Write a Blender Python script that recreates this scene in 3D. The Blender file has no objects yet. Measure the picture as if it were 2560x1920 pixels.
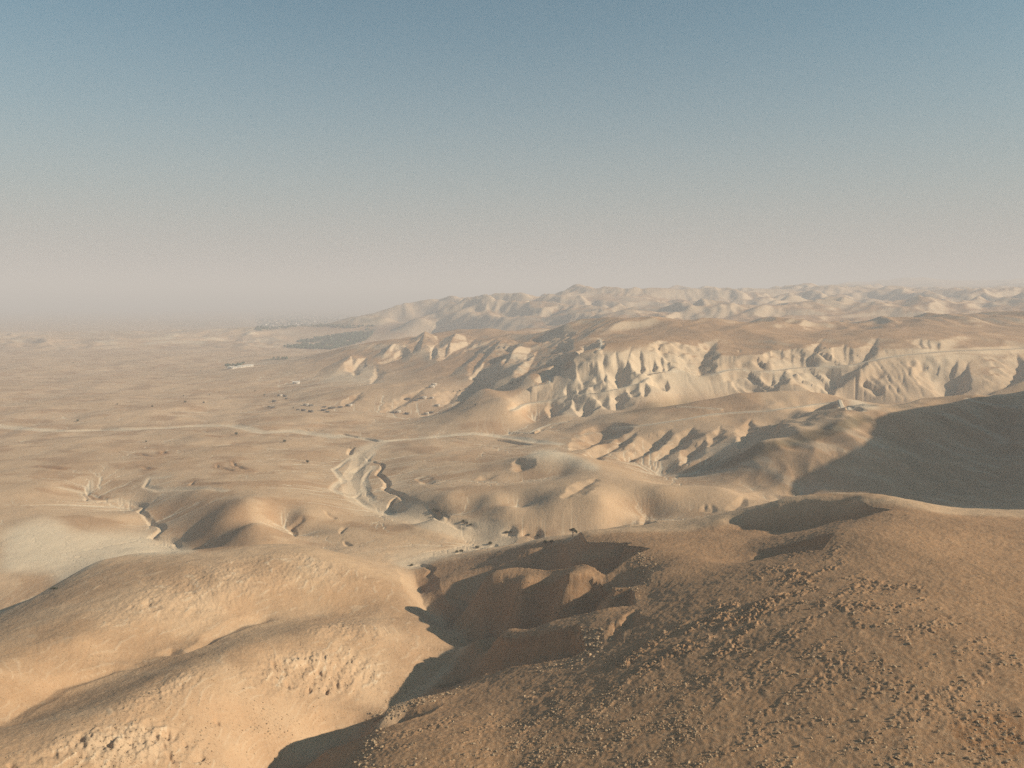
import bpy, math, random
import numpy as np
from mathutils import Vector
R = math.radians
rng = np.random.default_rng(7)
random.seed(7)
sc = bpy.context.scene
col = sc.collection

# ---------------------------------------------------------------- camera, sky, sun, exposure
CAM_Z, F, HOR = 150.0, 804.0, 300.0                    # metres above the wash; focal length and horizon row in 1024x768 pixels
PITCH = math.atan((384 - HOR) / F)
cam = bpy.data.cameras.new('camera')
cam.sensor_width = 36.0; cam.lens = 36.0 * F / 1024.0
cam.clip_start = 0.5; cam.clip_end = 90000.0
camo = bpy.data.objects.new('camera', cam); col.objects.link(camo)
camo.location = (0, 0, CAM_Z); camo.rotation_euler = (R(90) - PITCH, 0, 0)
sc.camera = camo

SUN_EL, SUN_AZ = R(25.0), R(101.0)                     # azimuth clockwise from the view direction (+Y)
world = bpy.data.worlds.new('World'); sc.world = world; world.use_nodes = True
nt = world.node_tree; nt.nodes.clear()
sky = nt.nodes.new('ShaderNodeTexSky'); sky.sky_type = 'NISHITA'; sky.sun_disc = False
sky.sun_elevation = SUN_EL; sky.sun_rotation = SUN_AZ
sky.altitude = 0; sky.air_density = 1.0; sky.dust_density = 1.0; sky.ozone_density = 4.0
bg = nt.nodes.new('ShaderNodeBackground'); bg.inputs['Strength'].default_value = 0.09
out = nt.nodes.new('ShaderNodeOutputWorld')
# desert dust thickens towards the horizon
tc = nt.nodes.new('ShaderNodeTexCoord'); sx = nt.nodes.new('ShaderNodeSeparateXYZ'); nt.links.new(tc.outputs['Generated'], sx.inputs[0])
fr = nt.nodes.new('ShaderNodeValToRGB'); fr.color_ramp.interpolation = 'B_SPLINE'
for k, (p, v) in enumerate(((0.0, 1.0), (0.055, 0.95), (0.125, 0.66), (0.205, 0.34), (0.30, 0.1), (0.45, 0.0))):
    e = fr.color_ramp.elements[k] if k < 2 else fr.color_ramp.elements.new(p)
    e.position = p; e.color = (v, v, v, 1)
nt.links.new(sx.outputs['Z'], fr.inputs[0])
tint = nt.nodes.new('ShaderNodeMix'); tint.data_type = 'RGBA'; tint.blend_type = 'MULTIPLY'; tint.inputs[0].default_value = 1.0; tint.inputs[7].default_value = (0.45, 0.74, 0.61, 1)
nt.links.new(sky.outputs[0], tint.inputs[6])
dm = nt.nodes.new('ShaderNodeMix'); dm.data_type = 'RGBA'; dm.inputs[7].default_value = (2.78, 2.68, 2.62, 1)
nt.links.new(fr.outputs[0], dm.inputs[0]); nt.links.new(tint.outputs[2], dm.inputs[6])
nt.links.new(dm.outputs[2], bg.inputs['Color']); nt.links.new(bg.outputs[0], out.inputs['Surface'])

sun = bpy.data.lights.new('sun', 'SUN'); sun.energy = 5.0; sun.angle = R(0.5); sun.color = (1.0, 0.86, 0.68)
suno = bpy.data.objects.new('sun', sun); col.objects.link(suno)
to_sun = Vector((math.cos(SUN_EL) * math.sin(SUN_AZ), math.cos(SUN_EL) * math.cos(SUN_AZ), math.sin(SUN_EL)))
suno.rotation_euler = to_sun.to_track_quat('Z', 'Y').to_euler(); suno.location = (900, -200, 600)
vs = sc.view_settings
sc.display_settings.display_device = 'sRGB'
vs.view_transform = 'Standard'; vs.look = 'None'; vs.exposure = 0.66; vs.gamma = 1.0
sc.cycles.use_denoising = False
sc.cycles.volume_bounces = 0
sc.cycles.max_bounces = 4

# ---------------------------------------------------------------- numeric helpers
KD = 1024.0 / 2212.0                                   # the traced outlines were read off a 2212 px wide view
cP, sP = math.cos(PITCH), math.sin(PITCH)
def ray(u, v):
    """direction (x, y, z) with y = 1 through a point of the traced view"""
    x = (np.asarray(u, float) * KD - 512) / F; y = (384 - np.asarray(v, float) * KD) / F
    fy = cP + y * sP
    return x / fy, (y * cP - sP) / fy
def at_z(u, v, z):
    tx, tz = ray(u, v); Y = (z - CAM_Z) / tz
    return (float(tx * Y), float(Y), float(z))
def at_y(u, v, Y):
    tx, tz = ray(u, v)
    return (float(tx * Y), float(Y), float(CAM_Z + tz * Y))

def _hash(ix, iy, seed):
    h = (ix.astype(np.int64) * 374761393 + iy.astype(np.int64) * 668265263 + seed * 1442695041) & 0xffffffff
    h = ((h ^ (h >> 13)) * 1274126177) & 0xffffffff
    h = (h ^ (h >> 16)) & 0xffffffff
    return h
def vnoise(x, y, seed=0):
    """gradient noise, about -1..1"""
    xi = np.floor(x); yi = np.floor(y); fx = x - xi; fy = y - yi
    ux = fx * fx * fx * (fx * (fx * 6 - 15) + 10); uy = fy * fy * fy * (fy * (fy * 6 - 15) + 10)
    def g(ox, oy):
        h = _hash(xi + ox, yi + oy, seed) * (2 * math.pi / 4294967296.0)
        return np.cos(h) * (fx - ox) + np.sin(h) * (fy - oy)
    a = g(0, 0); b = g(1, 0); c = g(0, 1); d = g(1, 1)
    return ((a + (b - a) * ux) * (1 - uy) + (c + (d - c) * ux) * uy) * 1.5
def fbm(x, y, wl, n, seed, gain=0.5):
    s = 0; a = 1.0
    for k in range(n):
        s = s + a * vnoise(x / wl + 17.3 * k, y / wl - 9.1 * k, seed + k); wl *= 0.49; a *= gain
    return s
def ridged(x, y, wl, n, seed):
    s = 0; a = 1.0
    for k in range(n):
        s = s + a * (1 - 2 * np.abs(vnoise(x / wl + 5.7 * k, y / wl, seed + k))); wl *= 0.48; a *= 0.5
    return s
def sstep(a, b, x):
    t = np.clip((x - a) / (b - a), 0, 1); return t * t * (3 - 2 * t)

# ---------------------------------------------------------------- the lie of the land: traced crests, foots and valley lines
CP = []                                                # (x, y, z)
def Z(*pts):                                           # points whose height above the wash is known: (u, v, z)
    for u, v, z in pts: CP.append(at_z(u, v, z))
def Y(pts, ys):                                        # points whose distance is known
    if not hasattr(ys, '__len__'): ys = [ys] * len(pts)
    for (u, v), y in zip(pts, ys): CP.append(at_y(u, v, y))
def W(*pts):                                           # points given outright in metres
    CP.extend(pts)
def back(pts, k, dz):                                  # the far side of a crest, out of sight
    for u, v, z in pts:
        x, y, _ = at_z(u, v, z); CP.append((x * k, y * k, z - dz))

# gully between the two near hills
Z((500,1760,18),(600,1660,15),(720,1590,13),(860,1530,11),(925,1495,10),(975,1440,8),(1015,1395,6),(985,1350,4.5),(930,1310,3),(905,1265,2),(893,1225,1))
# near right hill: rim above the gully, hollows, spurs, top
Z((785,1659,44),(815,1538,33),(868,1519,31),(920,1505,27),(800,1600,40),(900,1580,41),(900,1659,48),(980,1600,47),(960,1530,35),(1020,1476,29),(1088,1458,33),(1161,1445,37),(1242,1425,41),(1285,1390,43),(1275,1350,43),
  (1300,1318,43),(1360,1303,45),(1395,1285,46),(1400,1245,47),(1390,1200,46),(1365,1178,44),(1300,1168,39),(1220,1172,31),(1150,1180,23),(1080,1192,14),(1010,1200,6),(940,1212,3))
Z((1020,1435,11),(1100,1412,14),(1180,1395,18),(1235,1375,24))
Z((1030,1386,15),(1100,1368,24),(1200,1346,33),(1262,1332,40))
Z((985,1338,8),(1080,1330,18),(1180,1318,25),(1280,1300,32),(1340,1290,38))
Z((1054,1243,29),(1120,1240,32),(1172,1238,34),(1262,1252,39),(1300,1272,43),(1380,1266,46),(1200,1262,37),(1120,1262,32))
Z((1060,1290,23),(1130,1292,28),(1200,1288,33))
Z((960,1255,6),(1050,1228,10),(1120,1215,16),(1200,1208,22))
Z((1100,1659,49),(1300,1659,55),(1500,1659,60),(1800,1659,65),(2212,1659,67),(1100,1560,43),(1300,1550,53),(1600,1550,61),(1900,1550,67),(2212,1550,69),
  (1400,1420,53),(1600,1400,61),(1900,1400,69),(2212,1400,71),(1500,1300,55),(1700,1300,64),(1950,1300,70),(2212,1300,70),(1500,1210,50),(1560,1170,47),(1980,1190,69),(2212,1200,67))
Z((1612,1192,48),(1625,1212,50),(1700,1190,56),(1790,1165,65),(1800,1150,65),(1700,1152,52))
Z((1500,1142,42),(1600,1133,45),(1700,1126,49),(1800,1120,54),(1905,1108,65))
crestB = [(1400,1141,38),(1480,1140,41),(1560,1126,45),(1640,1110,50),(1700,1098,54),(1770,1086,58),(1850,1078,63),(1920,1080,65),(1980,1090,65),(2040,1103,63),(2120,1107,62),(2212,1110,61),(2400,1112,62)]
Z(*crestB); back(crestB, 1.12, 9); back(crestB, 1.3, 30)
Z((1330,1142,32),(1250,1152,24),(1160,1166,15))
Z((2700,1659,70),(2700,1400,74),(2700,1200,72))
# near left hill
crestA = [(-150,1400,12),(0,1326,16),(60,1296,18),(130,1256,21),(215,1211,26),(300,1204,27),(390,1200,28),(480,1192,28),(560,1185,28),(640,1183,27),(700,1195,25),(770,1225,20),(830,1243,14),(875,1248,7)]
Z(*crestA); back(crestA[:5], 1.06, 10); back(crestA[5:10], 1.1, 11); back(crestA[:10], 1.17, 26)
Z((0,1450,37),(180,1380,34),(330,1310,32),(480,1260,31),(600,1250,27),(700,1270,21),(-200,1520,38))
Z((0,1565,30),(100,1500,28),(200,1455,27),(300,1420,26),(400,1385,24),(470,1360,23),(560,1328,21),(680,1320,17),(780,1315,15),(860,1308,12),(893,1296,9),(900,1330,11))
Z((0,1690,43),(150,1590,41),(300,1512,39),(420,1450,36),(550,1398,32),(680,1362,26),(800,1352,20),(920,1366,13),(990,1384,8))
Z((150,1760,34),(300,1659,33),(450,1600,28),(600,1520,24),(750,1450,19),(850,1425,14),(450,1700,24))
Z((-300,1659,44),(-300,1560,36))
# floor to the left, behind the left hill
Z((0,1245,-5),(150,1215,-6),(300,1190,-7),(-300,1240,-5),(100,1120,1),(250,1115,-3),(0,1130,0),(-300,1100,0),(180,1062,-3),(230,1080,-5),(300,1092,-8),(330,1130,-9),(385,1173,-10),(430,1194,-10))
Z((540,1082,12),(552,1130,10),(556,1176,5),(430,1062,6),(330,1062,0),(470,1130,4),(470,1175,-2),(620,1080,7),(650,1110,3),(640,1160,-6),(620,1132,-3),(720,1120,-1))
# wash
Z((790,955,-2),(765,990,-3),(770,1030,-4),(775,1065,-4),(850,1105,-5),(940,1132,-5),(1020,1166,-4),(960,1192,-2),(905,1215,0))
Z((890,1080,3),(1000,1125,3),(650,1040,4),(560,1000,4),(400,980,3),(640,975,2),(750,1150,0),(830,1185,1),(870,1150,-1))
Z((0,925,-2),(250,930,-2),(500,920,-1),(700,937,-2),(850,950,-1),(960,943,0),(1100,938,1))
Z((0,1000,4),(200,985,4),(100,1050,4),(300,1015,3),(0,860,2),(300,860,2),(500,860,2),(-300,900,2),(500,960,3),(200,900,2),(0,780,0),(300,780,0),(550,790,0),(-300,780,0),(650,900,2),(900,915,3))
# rolling brown hills right of the wash
Z((1150,987,20),(1195,977,23),(1255,993,21),(1330,1015,16),(1400,1035,11),(1450,1045,9))
Z((900,1000,3),(1000,1005,7),(1080,995,10),(1120,960,3),(1000,970,3),(880,965,2))
Z((930,1050,3),(1030,1045,5),(1130,1035,7),(1210,1022,12))
Z((960,1082,8),(1060,1075,12),(1160,1058,17),(1250,1036,20),(1310,1025,19))
Z((940,1115,3),(1020,1100,5),(1120,1098,8))
Z((1000,1115,6),(1100,1094,12),(1200,1088,16),(1300,1082,19),(1420,1068,19),(1560,1055,21))
Z((1100,1155,0),(1180,1160,0),(1250,1158,1),(1330,1136,5),(1400,1128,8),(1520,1115,12),(1640,1090,16),(1720,1078,8),(1440,1050,11),(1405,1110,8))
# dark hill on the right
Y([(1440,1022),(1500,1013),(1570,1003),(1650,955),(1750,925),(1850,890),(1950,875),(2080,862),(2212,855),(2400,845)], [700,690,660,650,670,690,705,720,740,760])
Y([(1640,1045),(1780,1030),(1780,980),(1880,960),(1980,960),(1850,1060),(2000,1060),(2212,1060),(2212,980),(2212,920)], [590,580,610,615,630,540,540,540,610,670])
Y([(1650,990),(1720,960)], [620,640])
W((330,820,30),(420,850,34),(520,860,45),(250,790,22))
W((440,430,105),(530,515,172),(605,620,188),(690,700,172),(700,780,120),(640,840,55),(720,960,50),(760,1080,60),(900,1000,90),(1100,1250,110),(900,650,230),(700,500,180),(560,360,95),(400,280,80),(900,400,150),(560,800,48),(1000,900,140))  # unseen high ground added off-frame to cast shadow on this hill
# terraced ridge before the cliffs
crG = [(1165,938),(1210,932),(1260,916),(1330,896),(1420,881),(1500,869),(1600,853),(1700,846),(1780,850),(1850,866),(1905,884)]
Y(crG, [850,860,870,880,885,890,890,890,880,860,830])
Y([(1235,965),(1330,985),(1480,1000),(1560,998)], [770,735,700,690])
Y([(1330,940),(1450,935),(1550,930),(1650,910),(1750,900),(1830,895)], [800,785,770,790,790,790])
W((300,980,16),(420,985,20),(200,960,14),(520,960,24))
# the cliffs
Y([(1130,900),(1190,908),(1250,897),(1330,884),(1450,866)], [960,930,940,945,965])
Y([(1700,858),(1830,860),(1950,872),(2060,862),(2140,858),(2212,850)], [960,950,900,920,920,940])
lip = [(1240,775),(1300,748),(1370,737),(1450,738),(1530,745),(1640,752),(1700,748),(1800,748),(1900,738),(2000,735),(2100,738),(2212,742)]
Y(lip, [1060,1100,1110,1120,1120,1110,1110,1110,1120,1120,1130,1130])
Y([(1120,880)], [958]); Y([(1175,850),(1205,808),(1300,830),(1450,800),(1650,795),(1850,790),(2000,790),(2150,790)], [1015,1065,985,1030,1030,1030,1030,1030])
crH = [(1180,745),(1250,716),(1320,705),(1400,711),(1500,720),(1620,713),(1700,711),(1800,719),(1900,716),(2010,700),(2110,696),(2212,700),(2400,690)]
Y(crH, 1480)
Y([(1100,800),(1150,780),(1060,832),(1180,800),(1120,830),(1060,852),(1000,866),(1130,868)], [1190,1210,1130,1090,1060,1050,1060,960])
W((100,1700,72),(400,1800,72),(700,1800,74),(1000,1800,74))
# spurs running down to the plain
Y([(640,832),(720,773),(790,743),(835,736),(900,728),(1000,713),(1060,719),(1130,737)], [1410,1660,1750,1790,1820,1850,1800,1700])
W((-420,2150,14),(-250,2250,25),(-50,2200,40))
Y([(800,827),(880,822),(960,818),(1060,825)], [1330,1310,1300,1230])
Z((650,845,7),(740,845,15),(830,838,18),(900,842,18),(980,848,16),(1050,858,12),(620,872,0),(800,890,0),(950,893,1),(1080,888,3),(1150,920,3),(580,850,0))
# ridge beyond, with badlands face
W((50,2150,50),(250,2200,52))
Y([(1340,708),(1420,698),(1530,691),(1640,691),(1700,686),(1800,681),(1900,688),(2010,684),(2212,682),(2400,680)], 2250)
W((300,2700,68),(700,2700,75),(1100,2700,80),(1500,2700,85))
Y([(815,706),(830,692),(870,667),(960,663),(1060,655),(1150,649),(1220,645),(1340,650),(1440,645),(1520,648),(1600,632),(1680,639),(1760,642)], [3300,3450]+[3700]*11)
Y([(850,712),(900,700),(1000,690),(1100,680),(1200,690)], [3050,3000,2950,2950,2800])
W((-280,2900,10),(-150,2600,20),(-520,3500,0),(-560,4200,0),(-350,4600,30))
# hazy hills at the far right
Y([(1680,648),(1760,648),(1830,643),(1900,650),(1990,642),(2080,652),(2212,650),(2500,648)], 4800)
Y([(1640,642),(1760,629),(1850,618),(1950,608),(2050,613),(2150,614),(2212,611),(2500,606),(3000,600)], 7500)
W((800,5600,120),(2200,5600,170),(3600,5600,180),(0,7500,60),(0,8000,40),(-1000,9000,0))
W((600,11000,120),(3000,11000,260),(6000,11000,330),(9000,9000,330),(3000,20000,280),(9000,20000,300))
# the plain out to the horizon
W((-900,2300,0),(-1500,2300,0),(-2500,2300,0),(-800,3000,0),(-1600,3200,0),(-3000,3200,0),(-1000,5000,0),(-2500,5500,0),(-5000,5500,0),(-900,7000,0),(-3000,9000,0),(-7000,9000,0),(-1500,14000,0),(-8000,14000,0),(0,14000,40),(-3000,28000,0),(-15000,25000,0),(2000,28000,150),(9000,28000,200),(-20000,15000,0))
W((-700,1200,1),(-1200,1200,2),(-2000,1000,2),(-700,700,1),(-600,450,-3),(-500,250,20),(-900,300,5))
# under and beside the viewpoint
W((0,60,62),(60,60,66),(-60,60,56),(-140,90,48),(150,80,74),(300,120,80),(-260,120,35),(450,180,90),(60,120,66),(700,250,110),(-150,30,48),(300,30,80))

CP = np.array(CP, float)
def warp(x, y):
    return np.arctan2(x, y), 0.5 * np.log(x * x + y * y)
RC = 0.014
cth, clr = warp(CP[:, 0], CP[:, 1])
# drop points that nearly coincide
keep = np.ones(len(CP), bool)
for i in range(len(CP)):
    if keep[i]:
        d = np.hypot(cth - cth[i], clr - clr[i]); d[:i + 1] = 9
        keep[d < 0.006] = False
CP, cth, clr = CP[keep], cth[keep], clr[keep]
D = np.sqrt((cth[:, None] - cth[None]) ** 2 + (clr[:, None] - clr[None]) ** 2 + RC * RC)
n = len(CP)
A = np.zeros((n + 1, n + 1)); A[:n, :n] = D + np.eye(n) * -5e-4; A[:n, n] = 1; A[n, :n] = 1
w_rbf = np.linalg.solve(A, np.append(CP[:, 2], 0))
MTH = np.radians(np.linspace(-62, 88, 700)); MLR = np.linspace(math.log(25), math.log(34000), 900)
def macro_grid():
    zz = np.empty((len(MLR), len(MTH)))
    for i, l in enumerate(MLR):
        d = np.sqrt((MTH[:, None] - cth[None]) ** 2 + (l - clr[None]) ** 2 + RC * RC)
        zz[i] = d @ w_rbf[:n] + w_rbf[n]
    return zz
ZM = macro_grid()
def bil(G, th, lr, T=MTH, L=MLR):
    a = np.clip((th - T[0]) / (T[1] - T[0]), 0, len(T) - 1.001); b = np.clip((lr - L[0]) / (L[1] - L[0]), 0, len(L) - 1.001)
    i = a.astype(int); j = b.astype(int); fa = a - i; fb = b - j
    return (G[j, i] * (1 - fa) + G[j, i + 1] * fa) * (1 - fb) + (G[j + 1, i] * (1 - fa) + G[j + 1, i + 1] * fa) * fb
def macro(x, y):
    th, lr = warp(x, y); return bil(ZM, th, lr)
def cast(pts, hf=None, y0=70.0, y1=26000.0, steps=2600):
    """where sight lines of the traced view meet the land: (x, y, z) rows"""
    hf = hf or macro
    pts = np.asarray(pts, float); tx, tz = ray(pts[:, 0], pts[:, 1])
    ys = np.exp(np.linspace(math.log(y0), math.log(y1), steps))
    outp = np.full((len(pts), 3), np.nan)
    for k in range(len(pts)):
        zl = CAM_Z + tz[k] * ys; zt = hf(tx[k] * ys, ys)
        hit = np.nonzero(zl < zt)[0]
        if len(hit):
            i = max(hit[0], 1); a = zl[i - 1] - zt[i - 1]; b = zt[i] - zl[i]
            yy = ys[i - 1] + (ys[i] - ys[i - 1]) * (a / (a + b) if a + b > 0 else 0)
            outp[k] = (tx[k] * yy, yy, CAM_Z + tz[k] * yy)
    return outp

# ---------------------------------------------------------------- weathering and running water
def masks(x, y, z):
    t = np.arctan2(x, y)
    hill = sstep(850, 1000, y) * sstep(10, 40, z) * sstep(-0.35, -0.15, t)
    jm = sstep(2050, 2500, y) * sstep(30, 70, z) * (1 - sstep(4200, 7500, y))
    hum = sstep(2350, 2700, y) * (1 - sstep(3400, 3900, y)) * (1 - sstep(-0.33, -0.22, t))
    return hill, jm, hum
def weather(x, y, z):
    """broad undulations of the land, metres to add"""
    hill, jm, hum = masks(x, y, z); t_ = np.arctan2(x, y)
    o = (1.7 + 1.9 * sstep(700, 850, y)) * fbm(x, y, 170, 4, 11) * sstep(420, 700, y) * (1 - sstep(2600, 3600, y)) + 1.1 * sstep(680, 800, y) * (1 - sstep(1700, 2200, y)) * fbm(x, y * 1.5, 75, 2, 23) + 0.45 * fbm(x, y, 34, 3, 21) * (1 - sstep(900, 1500, y))
    def spurs(m, wl, amp, seed, k=0.6):
        wx = x + k * wl * vnoise(x / wl / 1.7, y / wl / 1.7, seed + 50); wy = y + k * wl * vnoise(x / wl / 1.7 + 31, y / wl / 1.7, seed + 51)
        return m * amp * (ridged(wx, wy, wl, 3, seed) - 0.3)
    o = o + spurs(hill * (1 - sstep(1900, 2400, y)), 210, 4.0, 31) + spurs(jm * sstep(-0.17, -0.02, t_), 820, 40, 41, 0.9) + spurs(jm, 310, 15, 43, 0.8) + spurs(jm, 120, 7, 45, 0.8) + spurs(hill * sstep(1220, 1400, y) * (1 - sstep(2250, 2550, y)) * sstep(-0.1, 0.05, t_), 330, 15, 67, 0.5) + spurs(sstep(4000, 5000, y) * sstep(60, 110, z), 900, 34, 51) + spurs(hum, 300, 14, 61, 0.9) + 3 * hum
    o = o + spurs(sstep(0.24, 0.34, t_) * sstep(480, 560, y) * (1 - sstep(800, 900, y)), 120, 4.5, 65)
    return o
ETH = np.radians(np.linspace(-42, 50, 900)); ESTEP = ETH[1] - ETH[0]
ELR = np.arange(math.log(112), math.log(11000), ESTEP * 1.15)
ACC = [None]
def erode():
    T, L = np.meshgrid(ETH, ELR); r = np.exp(L); x, y = r * np.sin(T), r * np.cos(T)
    z0 = bil(ZM, T, L); z = z0 + weather(x, y, z0)
    hill, jm, hum = masks(x, y, z0)
    K = 0.004 + 0.028 * hill * (1 - jm) * sstep(840, 1000, r) + 0.02 * jm + 0.02 * hum + 0.012 * sstep(4300, 7500, y) * sstep(60, 110, z0) + 0.010 * sstep(430, 560, r) * sstep(2, 8, z0)
    K = K * (0.25 + 0.75 * sstep(-0.35, 0.45, fbm(T * 60, L * 60, 9.0, 3, 201)))
    h, w = z.shape; n_ = h * w; dx = r * ESTEP
    z += 0.05 * dx * rng.standard_normal(z.shape)
    for it in range(5):
        best = np.zeros(z.shape); rec = np.arange(n_).reshape(h, w).copy(); idx = np.arange(n_).reshape(h, w); dist = np.ones(z.shape)
        for dj, di in ((0, 1), (0, -1), (1, 0), (-1, 0), (1, 1), (1, -1), (-1, 1), (-1, -1)):
            ln = math.hypot(di, dj * 1.15)
            a = (slice(max(0, -dj), h - max(0, dj)), slice(max(0, -di), w - max(0, di))); b = (slice(max(0, dj), h - max(0, -dj)), slice(max(0, di), w - max(0, -di)))
            s_ = (z[a] - z[b]) / (dx[a] * ln); m = s_ > best[a]
            best[a] = np.where(m, s_, best[a]); rec[a] = np.where(m, idx[b], rec[a]); dist[a] = np.where(m, ln * dx[a], dist[a])
        order = np.argsort(-z, axis=None); rl = rec.ravel().tolist(); ol = order.tolist(); ar = (dx * dx).ravel().tolist()
        for i in ol:
            j = rl[i]
            if j != i: ar[j] += ar[i]
        f = K.ravel() * (np.array(ar) / (dx * dx).ravel()) ** 0.42; f = np.minimum(f, 0.7).tolist(); zl = z.ravel().tolist()
        for i in reversed(ol):
            j = rl[i]
            if j != i:
                c = f[i]; zl[i] = (zl[i] + c * zl[j]) / (1 + c)
        z = np.array(zl).reshape(h, w)
        zp = np.pad(z, 1, mode='edge'); z = z + 0.06 * (zp[:-2, 1:-1] + zp[2:, 1:-1] + zp[1:-1, :-2] + zp[1:-1, 2:] - 4 * z)
    ACC[0] = np.log(np.array(ar).reshape(h, w) / (dx * dx))
    return z - z0
EROD = erode()
edge_ = np.ones_like(EROD); k_ = 20; ramp_ = np.linspace(0, 1, k_)
edge_[:, :k_] *= ramp_; edge_[:, -k_:] *= ramp_[::-1]; edge_[:k_] *= ramp_[:, None]; edge_[-k_:] *= ramp_[::-1, None]
EROD *= edge_
def relief(T, L):
    ok = (T > ETH[0]) & (T < ETH[-1]) & (L > ELR[0]) & (L < ELR[-1])
    return np.where(ok, bil(EROD, T, L, ETH, ELR), 0)
def macro(x, y):
    T, L = warp(x, y); return bil(ZM, T, L) + relief(T, L)

# ---------------------------------------------------------------- fine grid
th = np.radians(np.concatenate([np.arange(-60, -37, 0.5), np.linspace(-37, 37, 1300), np.arange(37.4, 86, 0.5)]))
rr = np.concatenate([np.geomspace(30, 112, 60, endpoint=False), np.geomspace(112, 450, 620, endpoint=False), np.geomspace(450, 1900, 560, endpoint=False),
                     np.geomspace(1900, 7500, 300, endpoint=False), np.geomspace(7500, 33000, 140)])
TH, RRg = np.meshgrid(th, rr)
X = RRg * np.sin(TH); Yg = RRg * np.cos(TH)
ZG = bil(ZM, TH, np.log(RRg)); _m = masks(X, Yg, ZG); hillmask, jm, hum = _m; near = 1 - sstep(430, 620, RRg)
ZG += relief(TH, np.log(RRg))
pale = np.zeros_like(ZG); veg_and_dark = np.zeros_like(ZG); brown = np.zeros_like(ZG); rocky = np.zeros_like(ZG)

def fine_z(x, y):
    t = np.arctan2(x, y); r = np.hypot(x, y)
    j = np.clip(np.searchsorted(th, t) - 1, 0, len(th) - 2); i = np.clip(np.searchsorted(rr, r) - 1, 0, len(rr) - 2)
    a = np.clip((t - th[j]) / (th[j + 1] - th[j]), 0, 1); b = np.clip((r - rr[i]) / (rr[i + 1] - rr[i]), 0, 1)
    return (ZG[i, j] * (1 - a) + ZG[i, j + 1] * a) * (1 - b) + (ZG[i + 1, j] * (1 - a) + ZG[i + 1, j + 1] * a) * b
def poly_dist(path, reach):
    """distance to a polyline in plan, and position along it (0..1), for the grid cells within reach"""
    p = np.asarray(path)[:, :2]; r = np.hypot(p[:, 0], p[:, 1])
    i0 = np.searchsorted(rr, max(r.min() - reach, 1)); i1 = np.searchsorted(rr, r.max() + reach)
    a = np.arctan2(p[:, 0], p[:, 1]); m = reach / max(r.min(), 1)
    j0 = np.searchsorted(th, a.min() - m); j1 = np.searchsorted(th, a.max() + m)
    sl = (slice(i0, max(i1, i0 + 1)), slice(j0, max(j1, j0 + 1)))
    xs, ys = X[sl], Yg[sl]
    best = np.full(xs.shape, 1e9); tpos = np.zeros(xs.shape); side = np.zeros(xs.shape)
    seg = np.hypot(*np.diff(p, axis=0).T); tot = max(seg.sum(), 1e-6); acc = 0
    for k in range(len(p) - 1):
        d = p[k + 1] - p[k]; L2 = max(d @ d, 1e-9)
        t = np.clip(((xs - p[k, 0]) * d[0] + (ys - p[k, 1]) * d[1]) / L2, 0, 1)
        ex = xs - p[k, 0] - t * d[0]; ey = ys - p[k, 1] - t * d[1]
        dist = np.hypot(ex, ey); m = dist < best
        best = np.where(m, dist, best); tpos = np.where(m, (acc + t * seg[k]) / tot, tpos)
        side = np.where(m, np.sign(d[0] * ey - d[1] * ex), side); acc += seg[k]
    return sl, best, tpos, side
def densify(pts, n=6):
    pts = np.asarray(pts, float); o = []
    for a, b in zip(pts[:-1], pts[1:]):
        for k in range(n): o.append(a + (b - a) * k / n)
    o.append(pts[-1]); return np.array(o)
def trace(pts, n=4, hf=None, wob=0.0):
    q = cast(densify(pts, n), hf); q = q[~np.isnan(q[:, 0])]
    if len(q) > 2:                                     # leave out stray hits on the land behind a crest
        rad = np.hypot(q[:, 0], q[:, 1]); kk = [1 if abs(rad[0] / rad[1] - 1) > 0.2 else 0]
        for i in range(kk[0] + 1, len(q)):
            if abs(rad[i] / rad[kk[-1]] - 1) < 0.2: kk.append(i)
        q = q[kk]
    if wob: q[:, 0] += wob * vnoise(q[:, 1] / wob / 6, q[:, 0] / wob / 6, 91); q[:, 1] += wob * vnoise(q[:, 1] / wob / 6 + 40, q[:, 0] / wob / 6, 92)
    return q
def carve(pts, depth, width, power=1.3, ends=(0.3, 0.15), world=False, wob=0.0, n=4):
    q = np.asarray(pts, float) if world else trace(pts, n, wob=wob)
    if len(q) < 2: return
    sl, d, t, s = poly_dist(q, width * 1.05)
    fade = sstep(0, ends[0], t + 1e-3) * sstep(0, ends[1], 1 - t + 1e-3)
    wl_ = width * (1 if ends[0] < 0.1 else 0.4 + 0.6 * sstep(0, 0.7, t))
    ZG[sl] -= depth * fade * np.clip(1 - d / wl_, 0, 1) ** power
def vcut(pts, depth, wall=0.6, wob=2.0):
    """a gully that runs downhill all the way: its floor never rises, its walls climb at a steady slope"""
    q = trace(pts, 6, wob=wob)
    if len(q) < 4: return
    zs = fine_z(q[:, 0], q[:, 1])
    if zs[0] < zs[-1]: q, zs = q[::-1], zs[::-1]
    t = np.linspace(0, 1, len(q)); zp = np.minimum.accumulate(zs - depth * sstep(0, 0.45, t) * (1 - 0.55 * sstep(0.6, 1.0, t)))
    sl, d, tp, sd = poly_dist(q, depth / wall * 2.2)
    seg = np.append(0, np.cumsum(np.hypot(*np.diff(q[:, :2], axis=0).T))); f = np.interp(tp * seg[-1], seg, zp)
    x, y = X[sl], Yg[sl]; cut = f + d * wall * (1 + 0.25 * vnoise(x / 14, y / 14, 77)) + 0.8 * vnoise(x / 9, y / 9, 78)
    fade = 1 - sstep(0.8, 1.0, d / (depth / wall * 2.2)); k = 0.12 * depth
    h = np.clip(0.5 + 0.5 * (cut - ZG[sl]) / k, 0, 1); sm = cut * (1 - h) + ZG[sl] * h - k * h * (1 - h)
    ZG[sl] = ZG[sl] * (1 - fade) + np.minimum(sm, ZG[sl]) * fade
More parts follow.
